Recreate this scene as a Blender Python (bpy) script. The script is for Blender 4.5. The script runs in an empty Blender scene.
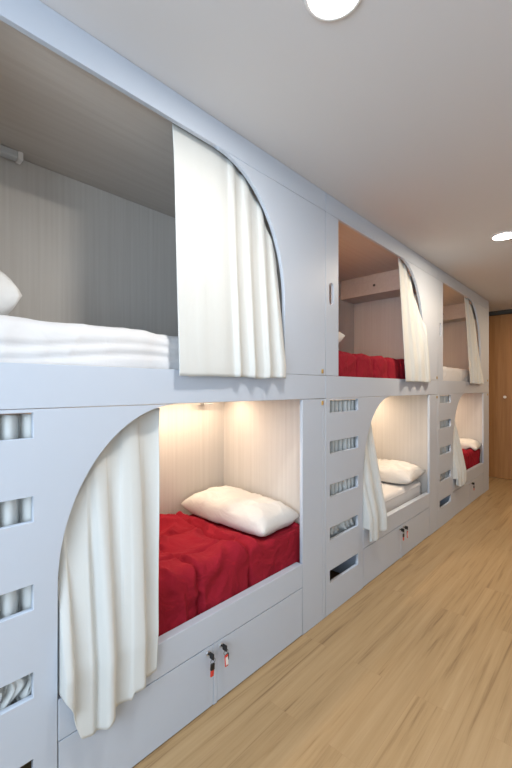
import bpy, bmesh, math, random
from mathutils import Vector, Matrix, noise
from mathutils.bvhtree import BVHTree
random.seed(7)
scene = bpy.context.scene
C = scene.collection
PI = math.pi

# ------------------------------------------------------------------ materials
def new_mat(name):
    m = bpy.data.materials.new(name); m.use_nodes = True
    nt = m.node_tree
    return m, nt, nt.nodes['Principled BSDF']

def plain(name, col, rough=0.5, metal=0.0, bump=0.0, bscale=60.0, spec=0.5):
    m, nt, b = new_mat(name)
    b.inputs['Base Color'].default_value = (*col, 1)
    b.inputs['Roughness'].default_value = rough
    b.inputs['Metallic'].default_value = metal
    b.inputs['Specular IOR Level'].default_value = spec
    if bump:
        tc = nt.nodes.new('ShaderNodeTexCoord'); nz = nt.nodes.new('ShaderNodeTexNoise')
        nz.inputs['Scale'].default_value = bscale; nz.inputs['Detail'].default_value = 4
        bp = nt.nodes.new('ShaderNodeBump'); bp.inputs['Strength'].default_value = bump
        bp.inputs['Distance'].default_value = 0.01
        nt.links.new(tc.outputs['Object'], nz.inputs['Vector'])
        nt.links.new(nz.outputs['Fac'], bp.inputs['Height'])
        nt.links.new(bp.outputs['Normal'], b.inputs['Normal'])
    return m

def grain(name, c0, c1, scale, rough=0.5, detail=6, contrast=(0.35, 0.65), spec=0.4):
    """streaky laminate: noise stretched by `scale` in object space"""
    m, nt, b = new_mat(name)
    tc = nt.nodes.new('ShaderNodeTexCoord'); mp = nt.nodes.new('ShaderNodeMapping')
    mp.inputs['Scale'].default_value = scale
    nz = nt.nodes.new('ShaderNodeTexNoise'); nz.inputs['Scale'].default_value = 1
    nz.inputs['Detail'].default_value = detail; nz.inputs['Roughness'].default_value = 0.6
    rp = nt.nodes.new('ShaderNodeValToRGB')
    rp.color_ramp.elements[0].position = contrast[0]; rp.color_ramp.elements[0].color = (*c0, 1)
    rp.color_ramp.elements[1].position = contrast[1]; rp.color_ramp.elements[1].color = (*c1, 1)
    nt.links.new(tc.outputs['Object'], mp.inputs['Vector'])
    nt.links.new(mp.outputs['Vector'], nz.inputs['Vector'])
    nt.links.new(nz.outputs['Fac'], rp.inputs['Fac'])
    nt.links.new(rp.outputs['Color'], b.inputs['Base Color'])
    b.inputs['Roughness'].default_value = rough
    b.inputs['Specular IOR Level'].default_value = spec
    return m

def fabric(name, col, rough=0.95, weave=900, bump=0.15, wr=9.0, wrs=0.25):
    m, nt, b = new_mat(name)
    b.inputs['Base Color'].default_value = (*col, 1)
    b.inputs['Roughness'].default_value = rough
    b.inputs['Specular IOR Level'].default_value = 0.15
    b.inputs['Sheen Weight'].default_value = 0.15
    tc = nt.nodes.new('ShaderNodeTexCoord')
    n1 = nt.nodes.new('ShaderNodeTexNoise'); n1.inputs['Scale'].default_value = weave
    n2 = nt.nodes.new('ShaderNodeTexNoise'); n2.inputs['Scale'].default_value = wr
    n2.inputs['Detail'].default_value = 5; n2.inputs['Distortion'].default_value = 1.2
    b1 = nt.nodes.new('ShaderNodeBump'); b1.inputs['Strength'].default_value = bump; b1.inputs['Distance'].default_value = 0.002
    b2 = nt.nodes.new('ShaderNodeBump'); b2.inputs['Strength'].default_value = wrs; b2.inputs['Distance'].default_value = 0.03
    for n in (n1, n2): nt.links.new(tc.outputs['Object'], n.inputs['Vector'])
    nt.links.new(n1.outputs['Fac'], b1.inputs['Height'])
    nt.links.new(n2.outputs['Fac'], b2.inputs['Height'])
    nt.links.new(b2.outputs['Normal'], b1.inputs['Normal'])
    nt.links.new(b1.outputs['Normal'], b.inputs['Normal'])
    return m

def emitter(name, col, strength):
    m, nt, b = new_mat(name)
    b.inputs['Base Color'].default_value = (0.8, 0.8, 0.8, 1)
    b.inputs['Emission Color'].default_value = (*col, 1)
    b.inputs['Emission Strength'].default_value = strength
    return m

def floor_mat():
    m, nt, b = new_mat('oak_laminate')
    N = nt.nodes.new; L = nt.links.new
    tc = N('ShaderNodeTexCoord'); mp = N('ShaderNodeMapping')
    mp.inputs['Rotation'].default_value = (0, 0, PI/2)
    br = N('ShaderNodeTexBrick'); br.inputs['Scale'].default_value = 1
    br.inputs['Brick Width'].default_value = 1.25; br.inputs['Row Height'].default_value = 0.15
    br.inputs['Mortar Size'].default_value = 0.0008; br.inputs['Mortar Smooth'].default_value = 0.3
    br.offset = 0.37; br.inputs['Bias'].default_value = 0.0
    br.inputs['Color1'].default_value = (0, 0, 0, 1); br.inputs['Color2'].default_value = (1, 1, 1, 1)
    br.inputs['Mortar'].default_value = (0.5, 0.5, 0.5, 1)
    L(tc.outputs['Object'], mp.inputs['Vector']); L(mp.outputs['Vector'], br.inputs['Vector'])
    # grain, shifted per plank
    mp2 = N('ShaderNodeMapping'); mp2.inputs['Scale'].default_value = (24, 0.8, 1)
    add = N('ShaderNodeVectorMath'); add.operation = 'ADD'
    scl = N('ShaderNodeVectorMath'); scl.operation = 'SCALE'; scl.inputs['Scale'].default_value = 9.0
    L(br.outputs['Color'], scl.inputs[0]); L(tc.outputs['Object'], mp2.inputs['Vector'])
    L(mp2.outputs['Vector'], add.inputs[0]); L(scl.outputs['Vector'], add.inputs[1])
    n1 = N('ShaderNodeTexNoise'); n1.inputs['Scale'].default_value = 1.0; n1.inputs['Detail'].default_value = 8
    n1.inputs['Roughness'].default_value = 0.62; n1.inputs['Distortion'].default_value = 0.9
    L(add.outputs['Vector'], n1.inputs['Vector'])
    mp3 = N('ShaderNodeMapping'); mp3.inputs['Scale'].default_value = (110, 3.2, 1)
    n2 = N('ShaderNodeTexNoise'); n2.inputs['Scale'].default_value = 1.0; n2.inputs['Detail'].default_value = 4
    L(tc.outputs['Object'], mp3.inputs['Vector']); L(mp3.outputs['Vector'], n2.inputs['Vector'])
    mf = N('ShaderNodeMix'); mf.data_type = 'FLOAT'; mf.inputs['Factor'].default_value = 0.25
    L(n1.outputs['Fac'], mf.inputs['A']); L(n2.outputs['Fac'], mf.inputs['B'])
    rp = N('ShaderNodeValToRGB'); cr = rp.color_ramp
    cr.elements[0].position = 0.32; cr.elements[0].color = (0.22, 0.138, 0.068, 1)
    cr.elements[1].position = 0.66; cr.elements[1].color = (0.455, 0.325, 0.180, 1)
    e = cr.elements.new(0.46); e.color = (0.39, 0.268, 0.136, 1)
    L(mf.outputs['Result'], rp.inputs['Fac'])
    hs = N('ShaderNodeHueSaturation')
    mr = N('ShaderNodeMapRange'); mr.inputs['To Min'].default_value = 0.97; mr.inputs['To Max'].default_value = 1.03
    L(br.outputs['Color'], mr.inputs['Value']); L(mr.outputs['Result'], hs.inputs['Value'])
    L(rp.outputs['Color'], hs.inputs['Color'])
    mx = N('ShaderNodeMix'); mx.data_type = 'RGBA'; mx.inputs['B'].default_value = (0.36, 0.23, 0.12, 1)
    L(br.outputs['Fac'], mx.inputs['Factor']); L(hs.outputs['Color'], mx.inputs['A'])
    L(mx.outputs['Result'], b.inputs['Base Color'])
    b.inputs['Roughness'].default_value = 0.42
    b.inputs['Specular IOR Level'].default_value = 0.35
    return m

M = {}
M['paint'] = plain('blue_grey_paint', (0.50, 0.56, 0.65), 0.42, spec=0.4)
M['laminate'] = grain('pale_laminate', (0.56, 0.533, 0.50), (0.625, 0.60, 0.57), (60, 60, 1.2), 0.55, contrast=(0.3, 0.7))
M['laminate_y'] = grain('pale_laminate_lengthwise', (0.52, 0.475, 0.435), (0.58, 0.54, 0.50), (40, 1.4, 40), 0.55, contrast=(0.3, 0.7))
M['floor'] = floor_mat()
M['ceiling'] = plain('ceiling_white', (0.62, 0.62, 0.635), 0.9)
M['wall'] = plain('wall_white', (0.74, 0.73, 0.71), 0.85)
M['door'] = grain('orange_wood', (0.33, 0.16, 0.055), (0.41, 0.21, 0.078), (26, 26, 1.2), 0.4)
M['dark'] = plain('dark_trim', (0.05, 0.052, 0.045), 0.6)
M['void'] = plain('dark_inside', (0.03, 0.03, 0.035), 0.9)
M['curtain'] = fabric('curtain_cloth', (0.60, 0.62, 0.612), wr=5, wrs=0.10)
M['sheet'] = fabric('white_sheet', (0.66, 0.66, 0.67), wr=6, wrs=0.16)
M['pillow'] = fabric('pillow_cotton', (0.70, 0.69, 0.67), wr=11, wrs=0.30)
M['red'] = fabric('red_cotton', (0.28, 0.012, 0.025), wr=9, wrs=0.6)
M['red'].node_tree.nodes['Principled BSDF'].inputs['Sheen Weight'].default_value = 0.0
M['brass'] = plain('brass', (0.55, 0.36, 0.12), 0.35, 1.0)
M['steel'] = plain('steel', (0.55, 0.56, 0.58), 0.35, 1.0)
M['plastic_grey'] = plain('grey_plastic', (0.55, 0.56, 0.57), 0.4)
M['black'] = plain('black_plastic', (0.012, 0.012, 0.013), 0.4)
M['tag_red'] = plain('red_plastic', (0.62, 0.05, 0.035), 0.35)
M['tag_white'] = plain('paper_white', (0.85, 0.82, 0.80), 0.7)
M['lamp'] = emitter('lamp_diffuser', (1.0, 0.96, 0.91), 14.0)
M['lamp_ring'] = plain('lamp_ring_white', (0.75, 0.74, 0.73), 0.5)
M['warm_fill'] = emitter('added_warm_glow', (1.0, 0.66, 0.42), 2.0)  # glow added to the hidden strips of the farther upper berths
M['warm'] = emitter('warm_led', (1.0, 0.72, 0.45), 5.0)

# ------------------------------------------------------------------ helpers
def link(name, me, mat, parent=None, smooth=False):
    o = bpy.data.objects.new(name, me); C.objects.link(o)
    if mat is not None:
        me.materials.clear(); me.materials.append(mat)
    if smooth:
        for p in me.polygons: p.use_smooth = True
    if parent: o.parent = parent
    return o

def from_bm(name, bm, mat, parent=None, smooth=False):
    bmesh.ops.recalc_face_normals(bm, faces=bm.faces[:])
    me = bpy.data.meshes.new(name); bm.to_mesh(me); bm.free()
    return link(name, me, mat, parent, smooth)

def add_box(bm, x0, x1, y0, y1, z0, z1, bev=0.0, seg=2):
    r = bmesh.ops.create_cube(bm, size=1.0)
    vs = r['verts']
    for v in vs:
        v.co = Vector(((x0+x1)/2 + v.co.x*(x1-x0), (y0+y1)/2 + v.co.y*(y1-y0), (z0+z1)/2 + v.co.z*(z1-z0)))
    if bev > 0:
        es = list({e for v in vs for e in v.link_edges})
        bmesh.ops.bevel(bm, geom=es, offset=bev, segments=seg, affect='EDGES', profile=0.5)

def box(name, dims, mat, parent=None, bev=0.0, seg=2):
    bm = bmesh.new(); add_box(bm, *dims, bev=bev, seg=seg)
    return from_bm(name, bm, mat, parent)

def add_cyl(bm, p0, p1, r, n=16, r2=None):
    p0, p1 = Vector(p0), Vector(p1); d = p1-p0
    rot = Vector((0, 0, 1)).rotation_difference(d).to_matrix().to_4x4()
    bmesh.ops.create_cone(bm, cap_ends=True, segments=n, radius1=r, radius2=r if r2 is None else r2,
                          depth=d.length, matrix=Matrix.Translation((p0+p1)/2) @ rot)

def plate(name, loops, x0, x1, mat, parent=None, bev=0.0012):
    """flat board in the (y,z) plane with holes, from x0 to x1; loops[0] is the outline"""
    cu = bpy.data.curves.new(name, 'CURVE'); cu.dimensions = '2D'; cu.fill_mode = 'BOTH'
    half = (x1-x0)/2
    cu.extrude = half-bev; cu.bevel_depth = bev; cu.bevel_resolution = 1; cu.offset = -bev
    for lp in loops:
        sp = cu.splines.new('POLY'); sp.points.add(len(lp)-1)
        for p, (a, b) in zip(sp.points, lp): p.co = (a, b, 0, 1)
        sp.use_cyclic_u = True
    tmp = bpy.data.objects.new('tmp', cu); C.objects.link(tmp)
    dg = bpy.context.evaluated_depsgraph_get(); dg.update()
    me = bpy.data.meshes.new_from_object(tmp.evaluated_get(dg))
    bpy.data.objects.remove(tmp); bpy.data.curves.remove(cu)
    me.name = name
    xm = (x0+x1)/2
    for v in me.vertices:
        a, b, t = v.co
        v.co = (xm+t, a, b)
    me.update()
    return link(name, me, mat, parent)

def empty(name, loc=(0, 0, 0), parent=None):
    o = bpy.data.objects.new(name, None); C.objects.link(o); o.location = loc
    o.empty_display_size = 0.1
    return o

def tag(o, label=None, cat=None, group=None, kind=None):
    if label: o['label'] = label
    if cat: o['category'] = cat
    if group: o['group'] = group
    if kind: o['kind'] = kind
    return o

def dup(o, parent=None):
    c = o.copy(); C.objects.link(c)
    if parent: c.parent = parent
    for ch in [k for k in C.objects if k.parent == o]: dup(ch, c)
    return c

def rect(a0, a1, b0, b1): return [(a0, b0), (a1, b0), (a1, b1), (a0, b1)]
def sstep(t): t = max(0., min(1., t)); return t*t*(3-2*t)
def D0(a): return math.radians(a)
def lerp(a, b, t): return a+(b-a)*t
def interp(x, pts):
    if x <= pts[0][0]: return pts[0][1]
    for (a, p), (b, q) in zip(pts, pts[1:]):
        if x <= b: return lerp(p, q, (x-a)/(b-a))
    return pts[-1][1]

# ------------------------------------------------------------------ dimensions (metres)
H = 2.5                       # ceiling
PITCH = 1.94
START = [-0.014, 1.926, 3.866]
TH = 0.020                    # front board thickness
DEP = 0.78                    # inner depth of a berth
FAR = 6.72                    # far wall
LO = (0.458, 1.715, 0.39, 1.286)   # lower opening s0,s1,z0,z1
UP = (0.145, 1.562, 1.42, 2.385)  # upper opening
LA, LB = 0.44, 0.55           # lower arch half-axes (top left)
UA, UB = 0.46, 0.60           # upper arch half-axes (top right)
DK0, DK1 = 1.288, 1.42        # deck band

def lo_arch(s):
    if s >= LO[0]+LA: return LO[3]
    k = (LO[0]+LA-s)/LA
    return LO[3]-LB + LB*math.sqrt(max(0, 1-k*k)) if k <= 1 else LO[3]-LB
def up_arch(s):
    if s <= UP[1]-UA: return UP[3]
    k = (s-(UP[1]-UA))/UA
    return UP[3]-UB + UB*math.sqrt(max(0, 1-k*k)) if k <= 1 else UP[3]-UB

# ------------------------------------------------------------------ room shell
def struct(o): o['kind'] = 'structure'; return o
XR, YB = 2.55, -1.3
XB = -0.86
struct(box('floor', (XB, XR, YB, FAR+0.05, -0.1, 0), M['floor']))
struct(box('ceiling', (XB, XR, YB, FAR+0.05, H, H+0.1), M['ceiling']))
struct(box('wall_left', (XB-0.08, XB, YB, FAR+0.05, -0.1, H+0.1), M['wall']))
struct(box('wall_right', (XR, XR+0.08, YB, FAR+0.05, -0.1, H+0.1), M['wall']))
WX0, WX1, WZ0, WZ1 = 0.35, 2.35, 0.75, 2.25
bm = bmesh.new()
for d in ((XB, WX0, 0, H), (WX1, XR, 0, H), (WX0, WX1, 0, WZ0), (WX0, WX1, WZ1, H)):
    add_box(bm, d[0], d[1], YB-0.1, YB, d[2], d[3])
struct(from_bm('wall_front', bm, M['wall']))
wf = bmesh.new()
for d in ((WX0, WX0+.05, WZ0, WZ1), (WX1-.05, WX1, WZ0, WZ1), (WX0+.05, WX1-.05, WZ0, WZ0+.05), (WX0+.05, WX1-.05, WZ1-.05, WZ1), (1.33, 1.37, WZ0+.05, WZ1-.05)):
    add_box(wf, d[0], d[1], YB-0.08, YB-0.03, d[2], d[3])
struct(from_bm('window_1', wf, M['lamp_ring']))
struct(box('wall_back', (XB, XR, FAR, FAR+0.08, 0, H), M['wall']))
# timber doors fill the end of the corridor, under a dark head rail
door = struct(box('door_1', (-0.62, 0.86, FAR-0.045, FAR-0.002, 0.004, H-0.062), M['door'], bev=0.002))
bm = bmesh.new(); add_cyl(bm, (0.035, FAR-0.046, 1.215), (0.035, FAR-0.060, 1.215), 0.010); add_cyl(bm, (0.035, FAR-0.060, 1.215), (0.035, FAR-0.078, 1.215), 0.020, 20)
from_bm('door_knob', bm, M['tag_white'], door)
door2 = struct(box('door_2', (0.866, 2.35, FAR-0.045, FAR-0.002, 0.004, H-0.062), M['door'], bev=0.002))
struct(box('trim_1', (XB+.001, XR-.001, FAR-0.075, FAR-0.001, H-0.058, H-0.001), M['dark']))

# ------------------------------------------------------------------ bunk unit
def slot_loop(a0, a1, b0, b1): return rect(a0, a1, b0, b1)

def grip_loop(cy, z0, z1, w):
    r = w/2; out = []
    for i in range(9):
        t = PI*i/8; out.append((cy+r*math.cos(t), z1-r+r*math.sin(t)))
    for i in range(9):
        t = PI+PI*i/8; out.append((cy+r*math.cos(t), z0+r+r*math.sin(t)))
    return out

def make_unit():
    u = empty('bunk_unit')
    W = PITCH; g = 0.0018
    # lower front: ladder board, arch spandrel, lintel and right post cut from one board
    out = [(g, 0.0015), (LO[0]-0.001, 0.0015), (LO[0], LO[3]-LB)]
    n = 28
    for i in range(1, n+1):
        t = PI - (PI/2)*i/n
        out.append((LO[0]+LA+LA*math.cos(t), LO[3]-LB+LB*math.sin(t)))
    # thin strip above the arch apex: the deck band closes the opening at the top
    out = [(g, 0.0015), (LO[0]-0.001, 0.0015), (LO[0]-0.001, 0.40)]
    for i in range(0, n+1):
        t = PI - (PI/2)*i/n
        out.append((LO[0]+LA+LA*math.cos(t), LO[3]-LB+LB*math.sin(t)))
    out += [(LO[0]+LA, LO[3]), (g, LO[3])]
    # tidy duplicates
    o2 = []
    for p in out:
        if not o2 or (abs(p[0]-o2[-1][0])+abs(p[1]-o2[-1][1])) > 1e-5: o2.append(p)
    holes = []
    for k in range(5):
        zt = 1.2865-0.012-0.258*k if k else 1.2745
        zt = [1.276, 1.030, 0.771, 0.513, 0.258][k]
        holes.append(slot_loop(0.048, 0.390, zt-0.075, zt))
    plate('ladder_panel', [o2]+holes, -TH, 0, M['paint'], u)
    plate('post', [rect(LO[1], W-0.030, 0.0015, DK0-0.003)], -TH, 0, M['paint'], u)
    box('edge_strip', (-TH, 0, W-0.0285, W-g, 0.0015, DK0-0.003), M['paint'], u, 0.001)
    box('sill_rail', (-TH-0.02, 0, LO[0]+0.0015, LO[1]-0.0015, 0.263, LO[2]), M['paint'], u, 0.002)
    box('stile', (-TH, 0, 1.082, 1.101, 0.0015, 0.2605), M['paint'], u, 0.001)
    # drawers
    for a, b, ls in ((LO[0]+0.0025, 1.0800, 1.050), (1.1030, LO[1]-0.003, 1.122)):
        bm = bmesh.new()
        add_box(bm, -0.019, -0.001, a, b, 0.005, 0.259, 0.0012)
        add_box(bm, -0.62, -0.021, a+0.02, a+0.034, 0.03, 0.22)
        add_box(bm, -0.62, -0.021, b-0.034, b-0.02, 0.03, 0.22)
        add_box(bm, -0.634, -0.62, a+0.02, b-0.02, 0.03, 0.22)
        add_box(bm, -0.62, -0.021, a+0.034, b-0.034, 0.03, 0.04)
        dr = from_bm('drawer', bm, M['paint'], u)
        bm = bmesh.new(); nn = 20
        prof = [(0.0055, -0.0005), (0.010, -0.0005), (0.010, 0.003), (0.0085, 0.005), (0.0055, 0.005)]
        rg = [[bm.verts.new((x, ls+r*math.cos(2*PI*i/nn), 0.238+r*math.sin(2*PI*i/nn))) for i in range(nn)] for r, x in prof]
        for p, q in zip(rg, rg[1:]+rg[:1]):
            for i in range(nn): bm.faces.new((p[i], p[(i+1) % nn], q[(i+1) % nn], q[i]))
        from_bm('lock', bm, M['steel'], dr)
    # kick-space lining
    box('plinth', (-0.70, -0.66, LO[0], LO[1], 0.001, 0.26), M['void'], u)
    # deck band and frieze
    box('deck_band', (-TH, 0, g, W-g, DK0, DK1), M['paint'], u, 0.0015)
    box('frieze', (-TH, 0, g, W-g, UP[3]+0.002, H-0.001), M['paint'], u, 0.0015)
    # upper left post with a grip hole, upper right board with the quarter arch
    plate('grip_post', [rect(g, UP[0], DK1+0.002, UP[3]), grip_loop(0.066, 1.845, 1.978, 0.048)], -TH, 0, M['paint'], u)
    arc = [(UP[1], DK1+0.002)]
    for i in range(0, n+1):
        t = (PI/2)*i/n
        arc.append((UP[1]-UA+UA*math.cos(t), UP[3]-UB+UB*math.sin(t)))
    arc += [(W-g, UP[3]), (W-g, DK1+0.002)]
    plate('arch_panel', [arc], -TH, 0, M['paint'], u)
    for z in (1.445, 1.262):
        bm = bmesh.new(); add_box(bm, -0.0005, 0.006, W-0.043, W-0.027, z-0.012, z+0.012, 0.002)
        from_bm('brass_catch', bm, M['brass'], u)
    box('light_blocker', (-TH-0.011, -TH-0.0005, 0.022, W-0.004, 1.2866, DK0+0.031), M['paint'], u)  # unseen strip added to stop light leaking through the deck seam
    # berth linings
    UE, LE = 1.75, 1.84        # far end walls, upper and lower
    box('back_board', (-DEP-0.02, -DEP, 0.02, W-0.002, 0.301, DK0+0.031), M['laminate'], u)
    box('back_board', (-DEP-0.02, -DEP, 0.02, W-0.002, DK0+0.0515, 2.418), M['laminate'], u)
    box('end_board', (-DEP, -TH-0.001, LE, LE+0.02, 0.301, DK0+0.031), M['laminate'], u)
    box('end_board', (-DEP, -TH-0.001, UE, UE+0.02, DK0+0.0515, 2.418), M['laminate'], u)
    box('end_board', (-DEP, -TH-0.001, 0.002, 0.02, 0.0015, DK0+0.031), M['laminate'], u)
    box('end_board', (-DEP, -TH-0.001, 0.002, 0.02, DK0+0.0515, 2.418), M['laminate'], u)
    box('bed_base', (-DEP, -TH-0.021, 0.022, LE, 0.28, 0.30), M['laminate_y'], u)
    box('upper_deck', (-DEP-0.02, -TH-0.001, 0.002, W-0.002, DK0+0.032, DK0+0.050), M['laminate_y'], u)
    box('berth_ceiling', (-DEP-0.02, -TH-0.001, 0.002, W-0.002, 2.42, 2.436), M['laminate_y'], u)
    sb = box('shelf_box', (-DEP+0.001, -TH-0.06, 1.475, UE-0.001, 2.235, 2.419), M['laminate_y'], u, 0.001)
    bm = bmesh.new(); add_cyl(bm, (-0.42, 1.4755, 2.315), (-0.42, 1.470, 2.315), 0.012, 16)
    from_bm('shelf_lock', bm, M['dark'], sb)
    box('lamp_bracket', (-0.74, -0.70, 1.60, 1.675, 1.238, 1.2485), M['steel'], u, 0.002)
    # lights: an unlit tube in the upper berth, a lit warm strip in the lower one
    bm = bmesh.new(); add_box(bm, -0.765, -0.72, 0.10, 0.545, 2.385, 2.419, 0.006); 
    tl = from_bm('strip_light', bm, M['plastic_grey'], u)
    bm = bmesh.new(); add_box(bm, -0.767, -0.718, 0.545, 0.566, 2.381, 2.419, 0.004); from_bm('end_cap', bm, M['tag_white'], tl)
    wl = box('strip_light', (-0.620, -0.580, 0.70, 1.79, 1.300, 1.3185), M['lamp_ring'], u, 0.003)
    box('lamp_tube', (-0.616, -0.584, 0.72, 1.77, 1.293, 1.3005), M['warm'], wl, 0.002)
    return u

proto = make_unit()
units = []
texts = ['nearest blue-grey two-tier bunk unit with red lower bed, its ladder slots at left edge',
         'middle blue-grey two-tier bunk unit with red upper bed and white lower bed',
         'farthest blue-grey two-tier bunk unit next to the orange wooden end wall']
for i, y0 in enumerate(START):
    u = proto if i == 0 else dup(proto)
    u.location = (0, y0, 0)
    tag(u, texts[i], 'bunk bed', 'built-in bunk units along the left wall')
    units.append(u)
box('end_panel', (-DEP-0.06, 0, PITCH+0.001, PITCH+0.046, 0.0015, H-0.001), M['paint'], units[2], 0.0015)

# unseen warm fill added on the two farther upper strips to warm their berths
tubes = [o for o in C.objects if o.name.startswith('strip_light') and o.parent in units[1:] and o.data.materials[0] == M['plastic_grey']]
for o in tubes:
    o.data = o.data.copy(); o.data.materials[0] = M['warm_fill']
    l = bpy.data.lights.new('upper_added_fill', 'AREA'); l.shape = 'RECTANGLE'; l.size = 0.42; l.size_y = 0.04
    l.energy = 5.0; l.color = (1.0, 0.46, 0.20)
    g = bpy.data.objects.new('upper_added_fill', l); C.objects.link(g)
    g.location = (-0.70, o.parent.location.y+0.32, 2.375); g.rotation_euler = (D0(20), 0, PI/2)
# warm light given off by each lower strip
for i, y0 in enumerate(START):
    l = bpy.data.lights.new('lower_strip_glow', 'AREA'); l.shape = 'RECTANGLE'; l.size = 1.0; l.size_y = 0.03
    l.energy = 5.0; l.color = (1.0, 0.77, 0.56)
    o = bpy.data.objects.new('lower_strip_glow', l); C.objects.link(o)
    o.location = (-0.60, y0+1.25, 1.290); o.rotation_euler = (0, 0, PI/2)

# ------------------------------------------------------------------ soft furnishings
def grid_mesh(name, P, mat, closed=False):
    """P[i][j] points; open sheet"""
    n, m = len(P), len(P[0])
    me = bpy.data.meshes.new(name)
    vs = [p for row in P for p in row]
    fs = [(i*m+j, (i+1)*m+j, (i+1)*m+j+1, i*m+j+1) for i in range(n-1) for j in range(m-1)]
    me.from_pydata(vs, [], fs); me.update()
    return link(name, me, mat, None, True)

def solid_sheet(P, mat, name, thick=0.003):
    o = grid_mesh(name, P, mat)
    s = o.modifiers.new('Solidify', 'SOLIDIFY'); s.thickness = thick; s.offset = 0
    return o

def centre_origin(o, p):
    """move the origin of a world-coordinate mesh to p"""
    p = Vector(p)
    o.data.transform(Matrix.Translation(-p)); o.location = p

def fold(t, seed, sharp=0.6):
    """irregular drapery profile, -1..1"""
    ph = t + 0.35*noise.noise(Vector((t*0.23, seed, 0.3)))*3
    a = math.sin(ph)
    return (abs(a)**sharp)*(1 if a > 0 else -1)*(0.72+0.5*noise.noise(Vector((t*0.31, seed+5, 1.7))))

def upper_curtain(y0, label, st, sb, hem, nf, flat, seed, emerge=1.46, xout=0.030):
    nu, nv = 170, 70
    P = []
    for i in range(nu+1):
        u = i/nu; row = []
        sT, sB = lerp(*st, u), lerp(*sb, u)
        zT = min(up_arch(sT)+0.025, 2.412)
        w = lerp(0.05, 1, sstep((u-flat+0.08)/0.16)) if flat > 0 else 1.0
        hz = hem + 0.006*noise.noise(Vector((u*5, seed, 2)))
        fo = fold(u*nf*2*PI, seed); fo2 = fold(u*nf*2*PI+0.6, seed+3)
        for j in range(nv+1):
            v = j/nv; z = lerp(zT, hz, v)
            s = lerp(sT, sB, sstep((v-0.1)/0.9)*0.4+max(0, v-0.1)/0.9*0.6)
            e0 = zT-0.02; e1 = lerp(1.43, emerge, u*u)
            k = max(0, min(1, (e0-z)/(e0-e1)))
            x = lerp(-0.044, xout, k)
            amp = lerp(0.009, 0.016, sstep(v*1.5))*w
            if z > up_arch(s)-0.02: amp *= 0.9
            x += amp*lerp(fo, fo2, v)
            s += 0.008*w*math.cos(u*nf*2*PI+1.0)*sstep(v*2)*min(1, u*12, (1-u)*12)
            x += 0.003*noise.noise(Vector((u*3, z*1.5, seed+9)))*(1 if v > 0.1 else 0)
            if z < 1.45: x = max(x, 0.006)
            row.append((x, y0+s, z))
        P.append(row)
    o = solid_sheet(P, M['curtain'], 'curtain')
    tag(o, label, 'curtain', 'curtains of the bunks')
    centre_origin(o, (-0.06, y0+sum(st)/2, 2.38))
    return o

upper_curtain(START[0], 'wide cream curtain at upper right of the nearest bunk opening, largest curtain', (0.905, 1.545), (0.885, 1.530), 1.396, 6.5, 0.45, 1.0)
upper_curtain(START[1], 'cream curtain hanging beside the red upper bed of the middle bunk', (1.135, 1.530), (1.075, 1.675), 1.398, 3.6, 0.0, 4.0, 1.90)
upper_curtain(START[2], 'cream curtain on the farthest upper bunk next to the orange wall', (1.02, 1.540), (0.95, 1.545), 1.398, 4.0, 0.0, 8.0)

def lower_curtain(y0, label, sR_top, sR_bot, hem_pts, nf, seed, deep=None):
    """hem_pts: (fraction of the visible part, hem height)"""
    nA, nT, nB, nv = 110, 8, 150, 80
    P = []
    E = LO[0]
    cols = [('A', i/nA) for i in range(nA)] + [('T', i/nT) for i in range(nT)] + [('B', i/nB) for i in range(nB+1)]
    for kind, u in cols:
        row = []
        for j in range(nv+1):
            v = j/nv
            if kind == 'A':
                s = lerp(0.035, E-0.012, u)
                zT, zB = 1.270, 0.402+0.008*noise.noise(Vector((u*9, seed, 0)))
                z = lerp(zT, zB, v)
                f = fold(u*8.2*2*PI, seed+20, 0.9)
                crum = sstep((0.62-z)/0.2)
                x = -0.057+0.030*f*lerp(1, 0.6, crum) + crum*0.016*math.sin(s*130+z*90*math.sin(s*40+seed))
                s += crum*0.02*math.sin(z*60+seed)*min(1, (1-u)*6)*min(1, u*6)
                x = max(-0.088, min(x, -0.026))
            else:
                zT0 = 1.270
                w = 0 if kind == 'T' else u
                sT = lerp(E+0.008, sR_top, w); sB = lerp(E+0.008, sR_bot, w)
                zT = min(lo_arch(sT)+0.03, zT0)
                zB = interp(w, hem_pts)
                z = lerp(zT, zB, v)
                s = lerp(sT, sB, v*0.6+sstep(v)*0.4)
                e0, e1 = zT-0.08, 0.46
                k = max(0, min(1, (e0-z)/(e0-e1)))
                f = fold(u*nf*2*PI+2.1, seed) if kind == 'B' else fold(2.1, seed)
                f2 = fold(u*nf*2*PI+1.5, seed+2) if kind == 'B' else fold(1.5, seed+2)
                amp = lerp(0.010, 0.026, sstep(v*1.3))
                xo = lerp(-0.050, 0.040, k)
                x = xo + amp*lerp(f, f2, v)*(min(1, w*8+0.3))
                if deep and kind == 'B':
                    x -= deep[1]*math.exp(-((w-deep[0]-0.04*(v-.5))/0.028)**2)*sstep(v*2)*0.9
                    if z < 0.42: x = max(x, 0.006)
                x += 0.006*noise.noise(Vector((u*3, z*2.2, seed+4)))
                if kind == 'B': s += 0.010*math.cos(u*nf*2*PI)*sstep(v*3)*min(1, u*10, (1-u)*10)
                if kind == 'T':
                    # turn round the edge of the board
                    xb = x; x = lerp(-0.045, xb, u); zB2 = max(zB, 0.400); z = lerp(1.0, z, 1) if False else lerp(zT, zB2, v)
                    zT2 = 1.270; z = lerp(lerp(zT2, zT, u), zB2, v)
                if z < 0.41 and kind == 'B': x = max(x, 0.008)
            row.append((x, y0+s, z))
        P.append(row)
    o = solid_sheet(P, M['curtain'], 'curtain')
    tag(o, label, 'curtain', 'curtains of the bunks')
    centre_origin(o, (-0.06, y0+0.45, 1.27))
    return o

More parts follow.
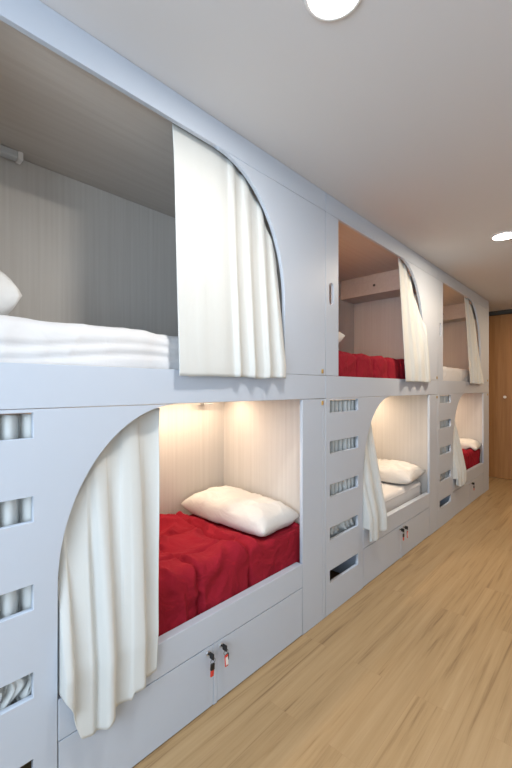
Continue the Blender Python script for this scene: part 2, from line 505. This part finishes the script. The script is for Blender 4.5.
lower_curtain(START[0], 'long cream curtain spilling out of the nearest lower bunk beside the red bed', 0.850, 0.788,
              [(0, 0.400), (0.08, 0.34), (0.20, 0.245), (0.32, 0.236), (0.42, 0.262), (0.5, 0.270), (0.52, 0.280), (0.66, 0.283), (0.68, 0.305), (0.95, 0.312), (1, 0.322)], 2.7, 11.0, (0.30, 0.03))
lower_curtain(START[1], 'cream curtain on the middle lower bunk beside the white bed', 0.655, 0.700,
              [(0, 0.400), (0.05, 0.33), (0.2, 0.30), (0.6, 0.33), (1, 0.355)], 2.3, 15.0)
lower_curtain(START[2], 'narrow cream curtain on the farthest lower bunk beside its small red bed', 0.60, 0.745,
              [(0, 0.400), (0.05, 0.34), (0.3, 0.31), (0.7, 0.315), (1, 0.34)], 3.2, 19.0)

def mattress(y0, s0, s1, z0, z1, label, front=-0.062, name='mattress', mat='sheet', seed=0.0):
    bm = bmesh.new()
    bmesh.ops.create_cube(bm, size=1.0)
    x0, x1 = -DEP+0.012, front
    for v in bm.verts:
        v.co = Vector((v.co.x*(x1-x0), v.co.y*(s1-s0), v.co.z*(z1-z0)))
    bmesh.ops.bevel(bm, geom=bm.edges[:], offset=0.035, segments=5, affect='EDGES', profile=0.5)
    bmesh.ops.subdivide_edges(bm, edges=[e for e in bm.edges if e.calc_length() > 0.2], cuts=24, use_grid_fill=True)
    for v in bm.verts:
        v.co.z -= 0.005*abs(noise.noise(v.co*5+Vector((seed, 0, 0))))*(1 if v.co.z > 0 else 0)
    root = from_bm(name, bm, M[mat], None, True)
    root.location = ((x0+x1)/2, y0+(s0+s1)/2, (z0+z1)/2)
    # piping round the top edge
    bm = bmesh.new()
    hx, hy, hz = (x1-x0)/2, (s1-s0)/2, (z1-z0)/2
    for zz in (hz-0.034, -hz+0.036):
        pts = []
        r = 0.034
        for cx, cy, a0 in ((hx-r, hy-r, 0), (-hx+r, hy-r, PI/2), (-hx+r, -hy+r, PI), (hx-r, -hy+r, 1.5*PI)):
            for q in range(5):
                a = a0+PI/2*q/4; pts.append(Vector((cx+r*math.cos(a), cy+r*math.sin(a), zz)))
        for a, b in zip(pts, pts[1:]+pts[:1]):
            add_cyl(bm, a, b, 0.004, 6)
    from_bm('piping', bm, M[mat], root)
    tag(root, label, 'mattress', 'mattresses in the bunks')
    return root

def duvet(y0, s0, s1, x0, xm, x1, z0, th, zd, label, mat, seams, seed, wr=1.0, pad=None, lines=(), sd=1.0):
    """puffy quilt: closed shell over a mattress (front face xm, top z0), hanging down its front to zd"""
    nu, nv = 170, 100
    r = 0.05
    L1 = (x1-r)-x0; L2 = r*PI/2; L3 = (z0+th-r)-zd; L = L1+L2+L3
    top, bot = [], []
    e = lambda d, q: math.sqrt(max(0, 1-(1-min(1, max(0, d)/q))**2))
    for i in range(nu+1):
        u = i/nu; s = lerp(s0, s1, u); rt, rb = [], []
        du = min(s-s0, s1-s); ed = e(du, 0.06)
        for j in range(nv+1):
            l = L*j/nv
            if l <= L1: x, z, nx, nz = x0+l, z0+th, 0, 1
            elif l <= L1+L2:
                a = (l-L1)/r; x, z, nx, nz = x1-r+r*math.sin(a), z0+th-r+r*math.cos(a), math.sin(a), math.cos(a)
            else: x, z, nx, nz = x1, z0+th-r-(l-L1-L2), 1, 0
            p = Vector((l*3.2, s*3.2, seed))
            q = p + 0.5*Vector((noise.noise(p*1.1+Vector((9, 0, 0))), noise.noise(p*1.1+Vector((0, 9, 0))), 0))
            big = 0.020*noise.noise(p*0.8)
            rid = 1-abs(noise.noise(q*1.3))*2.6
            rid2 = 1-abs(noise.noise(Vector((q.x*0.8, q.y*2.2, seed+3))*1.5))*2.8
            h = big + wr*(0.013*max(0, rid)**2 + 0.010*max(0, rid2)**2 + 0.004*noise.noise(p*4))
            for c in seams:
                cc = c+0.025*math.sin(l*5+seed)
                h -= sd*0.026*math.exp(-((s-cc)/0.011)**2) + sd*0.010*math.exp(-((s-cc)/0.045)**2)
            for c in lines: h -= sd*0.016*math.exp(-((l-c-0.02*math.sin(s*6))/0.010)**2)
            if pad:
                m = sstep((s-pad[0])/0.08)*sstep((pad[1]-s)/0.05)*sstep((pad[2]-l)/0.06)
                h = lerp(h, pad[3]+0.15*h, m)
            h *= 0.3+0.7*ed
            eb = e(l, 0.05)
            zt = z0+0.004+(z-z0-0.004)*(0.15+0.85*ed*eb) if l <= L1 else z
            if l > L1:
                k = 0.15+0.85*ed
                x = xm+0.006+(x-xm-0.006)*k if x > xm+0.006 else x
                if z > z0: zt = z0+0.004+(z-z0-0.004)*k
            x += nx*(h*0.9-0.006); zt += nz*h
            if l <= L1: zt = max(zt, z0+0.006)
            if l > L1 and z < z0+0.01: x = max(xm+0.010, min(x, x1+0.006))
            elif l > L1: zt = max(zt, z0+0.006); x = min(x, x1+0.006)
            rt.append((x, y0+s, zt))
            # lining
            M1 = xm+0.008-x0; M2 = z0+0.002-zd; ll = (M1+M2)*j/nv
            rb.append((x0+ll, y0+s, z0+0.002) if ll <= M1 else (xm+0.008, y0+s, z0+0.002-(ll-M1)))
        top.append(rt); bot.append(rb)
    n, m = nu+1, nv+1
    vs = [p for q in top for p in q]; off = len(vs); vs += [p for q in bot for p in q]
    fs = []
    for i in range(nu):
        for j in range(nv):
            a = i*m+j
            fs.append((a, a+m, a+m+1, a+1)); fs.append((off+a, off+a+1, off+a+m+1, off+a+m))
    for i in range(nu):
        for j in (0, nv):
            a, b = i*m+j, (i+1)*m+j; fs.append((a, b, off+b, off+a))
    for j in range(nv):
        for i in (0, nu):
            a, b = i*m+j, i*m+j+1; fs.append((a, b, off+b, off+a))
    me = bpy.data.meshes.new('duvet'); me.from_pydata(vs, [], fs)
    bm = bmesh.new(); bm.from_mesh(me); bmesh.ops.recalc_face_normals(bm, faces=bm.faces[:]); bm.to_mesh(me); bm.free()
    o = link('duvet', me, M[mat], None, True)
    centre_origin(o, ((x0+x1)/2, y0+(s0+s1)/2, z0))
    tag(o, label, 'duvet')
    return o

def pillow(loc, rot, a, b, t, label, seed, on=None, mat='pillow'):
    """a, b half sizes; t thickness"""
    n = 44
    vs, fs = [], []
    def pt(u, v, sgn):
        e = ((1-abs(u)**3.2)*(1-abs(v)**3.2))
        h = t/2*max(0, e)**0.44
        pin = 1-0.04*(1-abs(u)**2)*abs(v)**2; pin2 = 1-0.035*(1-abs(v)**2)*abs(u)**2
        x, y = a*u*pin2, b*v*pin
        p = Vector((u*2.2, v*2.2*b/a, seed+sgn))
        w = noise.noise(p*1.3)*0.010 + 0.010*max(0, 1-abs(noise.noise(p*2.1))*3)**2
        h2 = h*sgn + w*min(1, e*2.5)*(1 if sgn > 0 else 0.3)
        sag = 0.012*noise.noise(Vector((u*1.1, v*1.1, seed+7)))
        return (x, y, max(h2, -t*0.40)+ (sag if sgn > 0 else 0)*min(1, e*2))
    for sgn in (1, -1):
        for i in range(n+1):
            for j in range(n+1):
                vs.append(pt(-1+2*i/n, -1+2*j/n, sgn))
    m = n+1; off = m*m
    for i in range(n):
        for j in range(n):
            k = i*m+j
            fs.append((k, k+m, k+m+1, k+1)); fs.append((off+k, off+k+1, off+k+m+1, off+k+m))
    me = bpy.data.meshes.new('pillow'); me.from_pydata(vs, [], fs)
    bm = bmesh.new(); bm.from_mesh(me); bmesh.ops.remove_doubles(bm, verts=bm.verts[:], dist=0.0004)
    bmesh.ops.recalc_face_normals(bm, faces=bm.faces[:]); bm.to_mesh(me); bm.free()
    o = link('pillow', me, M[mat], None, True)
    o.location = loc; o.rotation_euler = rot
    if on:
        # the underside takes the shape of what it lies on
        mw = Matrix.LocRotScale(Vector(loc), o.rotation_euler, None); mi = mw.inverted()
        tm = Matrix.Translation(on.location)
        bv = BVHTree.FromPolygons([tm @ v.co for v in on.data.vertices], [tuple(p.vertices) for p in on.data.polygons])
        for v in me.vertices:
            w = mw @ v.co
            hit = bv.ray_cast(Vector((w.x, w.y, w.z+0.6)), Vector((0, 0, -1)))
            if hit[0] is not None and w.z < hit[0].z+0.017:
                w.z = hit[0].z+0.017; v.co = mi @ w
    tag(o, label, 'pillow', 'pillows on the bunk beds')
    return o

D = math.radians
LB0, UB0 = 0.3015, DK0+0.0515      # bed bases
FL, FU = -0.125, -0.060          # mattress fronts
# nearest unit
mattress(START[0], 0.03, 1.822, LB0, 0.480, 'mattress under the red quilt in the nearest lower bunk', front=FL, seed=1)
q = duvet(START[0], 0.50, 1.818, -0.758, FL, -0.050, 0.482, 0.095, 0.35, 'crumpled red quilt on the nearest lower bunk, the largest red one', 'red', [0.78, 1.06, 1.36], 2.0, wr=2.2, lines=(0.30, 0.56), pad=(1.40, 1.815, 0.73, -0.030))
pillow((-0.420, START[0]+1.636, 0.612), (D(1), D(2), D(3)), 0.338, 0.170, 0.18, 'white pillow on the red quilt of the nearest lower bunk', 3.0, q)
mattress(START[0], 0.045, 1.735, UB0, 1.470, 'white mattress in the nearest upper bunk under a smooth quilt', front=FU, seed=2)
q = duvet(START[0], 0.06, 1.735, -0.755, FU, -0.028, 1.472, 0.088, 1.405, 'smooth white quilt on the nearest upper bunk', 'sheet', [], 5.0, wr=0.35, lines=(0.775, 0.815), sd=0.5)
pillow((-0.40, START[0]+0.232, 1.645), (D(-4), D(-2), D(4)), 0.27, 0.150, 0.25, 'white pillow on the nearest upper bunk at left edge of the picture', 6.0, q)
# middle unit
q = mattress(START[1], 0.03, 1.785, LB0, 0.480, 'bare white mattress in the middle lower bunk under the arch', front=-0.095, seed=3)
pillow((-0.400, START[1]+1.585, 0.556), (D(3), D(0), D(3)), 0.345, 0.205, 0.17, 'white pillow on the white bed of the middle lower bunk', 9.0, q)
mattress(START[1], 0.045, 1.735, UB0, 1.480, 'mattress under the red quilt in the middle upper bunk', front=FU, seed=4)
q = duvet(START[1], 0.06, 1.735, -0.755, FU, -0.030, 1.482, 0.105, 1.405, 'puffy red quilt on the middle upper bunk', 'red', [0.45, 0.70, 0.93, 1.16, 1.4], 12.0, wr=0.5, sd=0.6)
pillow((-0.40, START[1]+0.30, 1.670), (D(10), D(-4), D(5)), 0.27, 0.16, 0.16, 'white pillow on the red quilt of the middle upper bunk', 14.0, q)
# far unit
mattress(START[2], 0.03, 1.822, LB0, 0.480, 'mattress under the small red quilt in the farthest lower bunk', front=FL, seed=5)
q = duvet(START[2], 0.50, 1.820, -0.758, FL, -0.050, 0.482, 0.095, 0.35, 'red quilt on the farthest lower bunk', 'red', [0.8, 1.2], 16.0, pad=(1.42, 1.80, 0.66, -0.03))
pillow((-0.36, START[2]+1.640, 0.605), (D(2), D(1), D(2)), 0.335, 0.165, 0.15, 'white pillow on the red quilt of the farthest lower bunk', 17.0, q)
mattress(START[2], 0.045, 1.735, UB0, 1.470, 'white mattress in the farthest upper bunk', front=FU, seed=6)
q = duvet(START[2], 0.06, 1.735, -0.755, FU, -0.030, 1.472, 0.10, 1.405, 'smooth white quilt on the farthest upper bunk', 'sheet', [], 21.0, wr=0.5)
pillow((-0.40, START[2]+0.30, 1.650), (D(8), D(-4), D(5)), 0.27, 0.16, 0.15, 'white pillow on the farthest upper bunk', 23.0, q)

# ------------------------------------------------------------------ keys hanging in the drawer locks
def key(y, z, label, tagcol, lean, two=False):
    k = empty('key', (0.0055, y, z))
    bm = bmesh.new()
    # bow standing out of the lock, with its ring
    add_box(bm, 0.008, 0.034, -0.0035, 0.0035, -0.013, 0.013, 0.003)
    add_box(bm, -0.0045, 0.010, -0.0015, 0.0015, -0.0035, 0.0035)
    hd = from_bm('key_bow', bm, M['black'], k)
    bm = bmesh.new()
    pts = [Vector((0.028, 0.012*math.sin(a), -0.016-0.011*math.cos(a)+0.0)) for a in [2*PI*i/14 for i in range(14)]]
    for a, b in zip(pts, pts[1:]+pts[:1]): add_cyl(bm, a, b, 0.0012, 6)
    from_bm('key_ring', bm, M['dark'], k)
    bm = bmesh.new()
    add_box(bm, 0.025, 0.031, -0.009, 0.009, -0.078, -0.028, 0.003)
    tg = from_bm('key_tag', bm, M[tagcol], k)
    tg.rotation_euler = (D(lean), 0, 0)
    tg['label'] = 'red plastic tag'
    if two:
        bm = bmesh.new(); add_box(bm, 0.0312, 0.0318, -0.0065, 0.0065, -0.070, -0.036)
        w = from_bm('paper_insert', bm, M['tag_white'], tg)
        bm = bmesh.new(); add_box(bm, 0.020, 0.024, 0.006, 0.022, -0.060, -0.030, 0.002); add_box(bm, 0.021, 0.023, 0.012, 0.016, -0.085, -0.060)
        from_bm('spare_key', bm, M['black'], k)
    else:
        bm = bmesh.new(); add_box(bm, 0.0235, 0.0325, -0.010, 0.010, -0.052, -0.026, 0.003)
        sl = from_bm('tag_sleeve', bm, M['black'], tg)
    tag(k, label, 'key', 'keys hanging in the drawer locks')
    return k
key(START[0]+1.050, 0.238, 'black key with red and black tag in left drawer of nearest bunk', 'tag_red', -4)
key(START[0]+1.122, 0.238, 'black key with white and red tag in right drawer of nearest bunk', 'tag_red', 3, True)
key(START[1]+1.050, 0.238, 'left key with red tag on drawers under the middle white bed', 'tag_red', -3)
key(START[1]+1.122, 0.238, 'right key with red tag on drawers under the middle white bed', 'tag_red', 3, True)
key(START[2]+1.122, 0.238, 'small key with red tag on drawer of the farthest lower bunk', 'tag_red', 2)

# ------------------------------------------------------------------ ceiling downlights
def downlight(x, y, label, energy, col):
    e = empty('downlight', (x, y, H))
    bm = bmesh.new()
    ro, ri = 0.091, 0.077
    n = 48; prof = [(ri, -0.0015), (ri, -0.010), (ro-0.004, -0.008), (ro, -0.0008)]
    rings = [[bm.verts.new((r*math.cos(2*PI*i/n), r*math.sin(2*PI*i/n), z)) for i in range(n)] for r, z in prof]
    for a, b in zip(rings, rings[1:]+rings[:1]):
        for i in range(n): bm.faces.new((a[i], a[(i+1) % n], b[(i+1) % n], b[i]))
    from_bm('trim_ring', bm, M['lamp_ring'], e, True)
    bm = bmesh.new(); add_cyl(bm, (0, 0, -0.007), (0, 0, -0.001), ri-0.0005, 48)
    from_bm('diffuser', bm, M['lamp'], e)
    tag(e, label, 'ceiling light', 'round ceiling downlights')
    l = bpy.data.lights.new('downlight_glow', 'AREA'); l.shape = 'DISK'; l.size = 0.15; l.energy = energy; l.color = col
    o = bpy.data.objects.new('downlight_glow', l); C.objects.link(o); o.location = (x, y, H-0.012)
    return e
downlight(0.652, 0.968, 'round white ceiling downlight at top centre, cut by picture top', 11, (1.0, 0.94, 0.86))
downlight(0.628, 3.40, 'round white ceiling downlight at right edge, farther from the camera', 15, (1.0, 0.82, 0.62))
# the next lamp of the row, beyond the right edge of the frame
l = bpy.data.lights.new('far_downlight_glow', 'AREA'); l.shape = 'DISK'; l.size = 0.15; l.energy = 13; l.color = (1.0, 0.74, 0.48)
o = bpy.data.objects.new('far_downlight_glow', l); C.objects.link(o); o.location = (1.0, 5.75, H-0.012)

# daylight through the window behind the camera
l = bpy.data.lights.new('window_daylight', 'AREA'); l.shape = 'RECTANGLE'; l.size = WX1-WX0-0.12; l.size_y = WZ1-WZ0-0.12
l.energy = 52; l.color = (0.72, 0.86, 1.0)
o = bpy.data.objects.new('window_daylight', l); C.objects.link(o)
o.location = ((WX0+WX1)/2, YB-0.12, (WZ0+WZ1)/2); o.rotation_euler = (PI/2, 0, 0)
o.rotation_euler = (-PI/2, 0, PI)

w = bpy.data.worlds.new('World'); scene.world = w; w.use_nodes = True
w.node_tree.nodes['Background'].inputs['Color'].default_value = (0.75, 0.85, 1.0, 1)
w.node_tree.nodes['Background'].inputs['Strength'].default_value = 1.0

# ------------------------------------------------------------------ camera
cam = bpy.data.cameras.new('camera'); co = bpy.data.objects.new('camera', cam); C.objects.link(co)
cam.sensor_fit = 'HORIZONTAL'; cam.sensor_width = 36; cam.lens = 385/512*36
cam.shift_y = 4/512; cam.clip_start = 0.02
co.location = (1.2512, 0, 1.3483)
co.rotation_euler = (PI/2, 0, math.radians(43.2364))
scene.camera = co
vs = scene.view_settings
vs.view_transform = 'Standard'; vs.look = 'None'; vs.gamma = 1; vs.use_curve_mapping = False
vs.exposure = 0.42
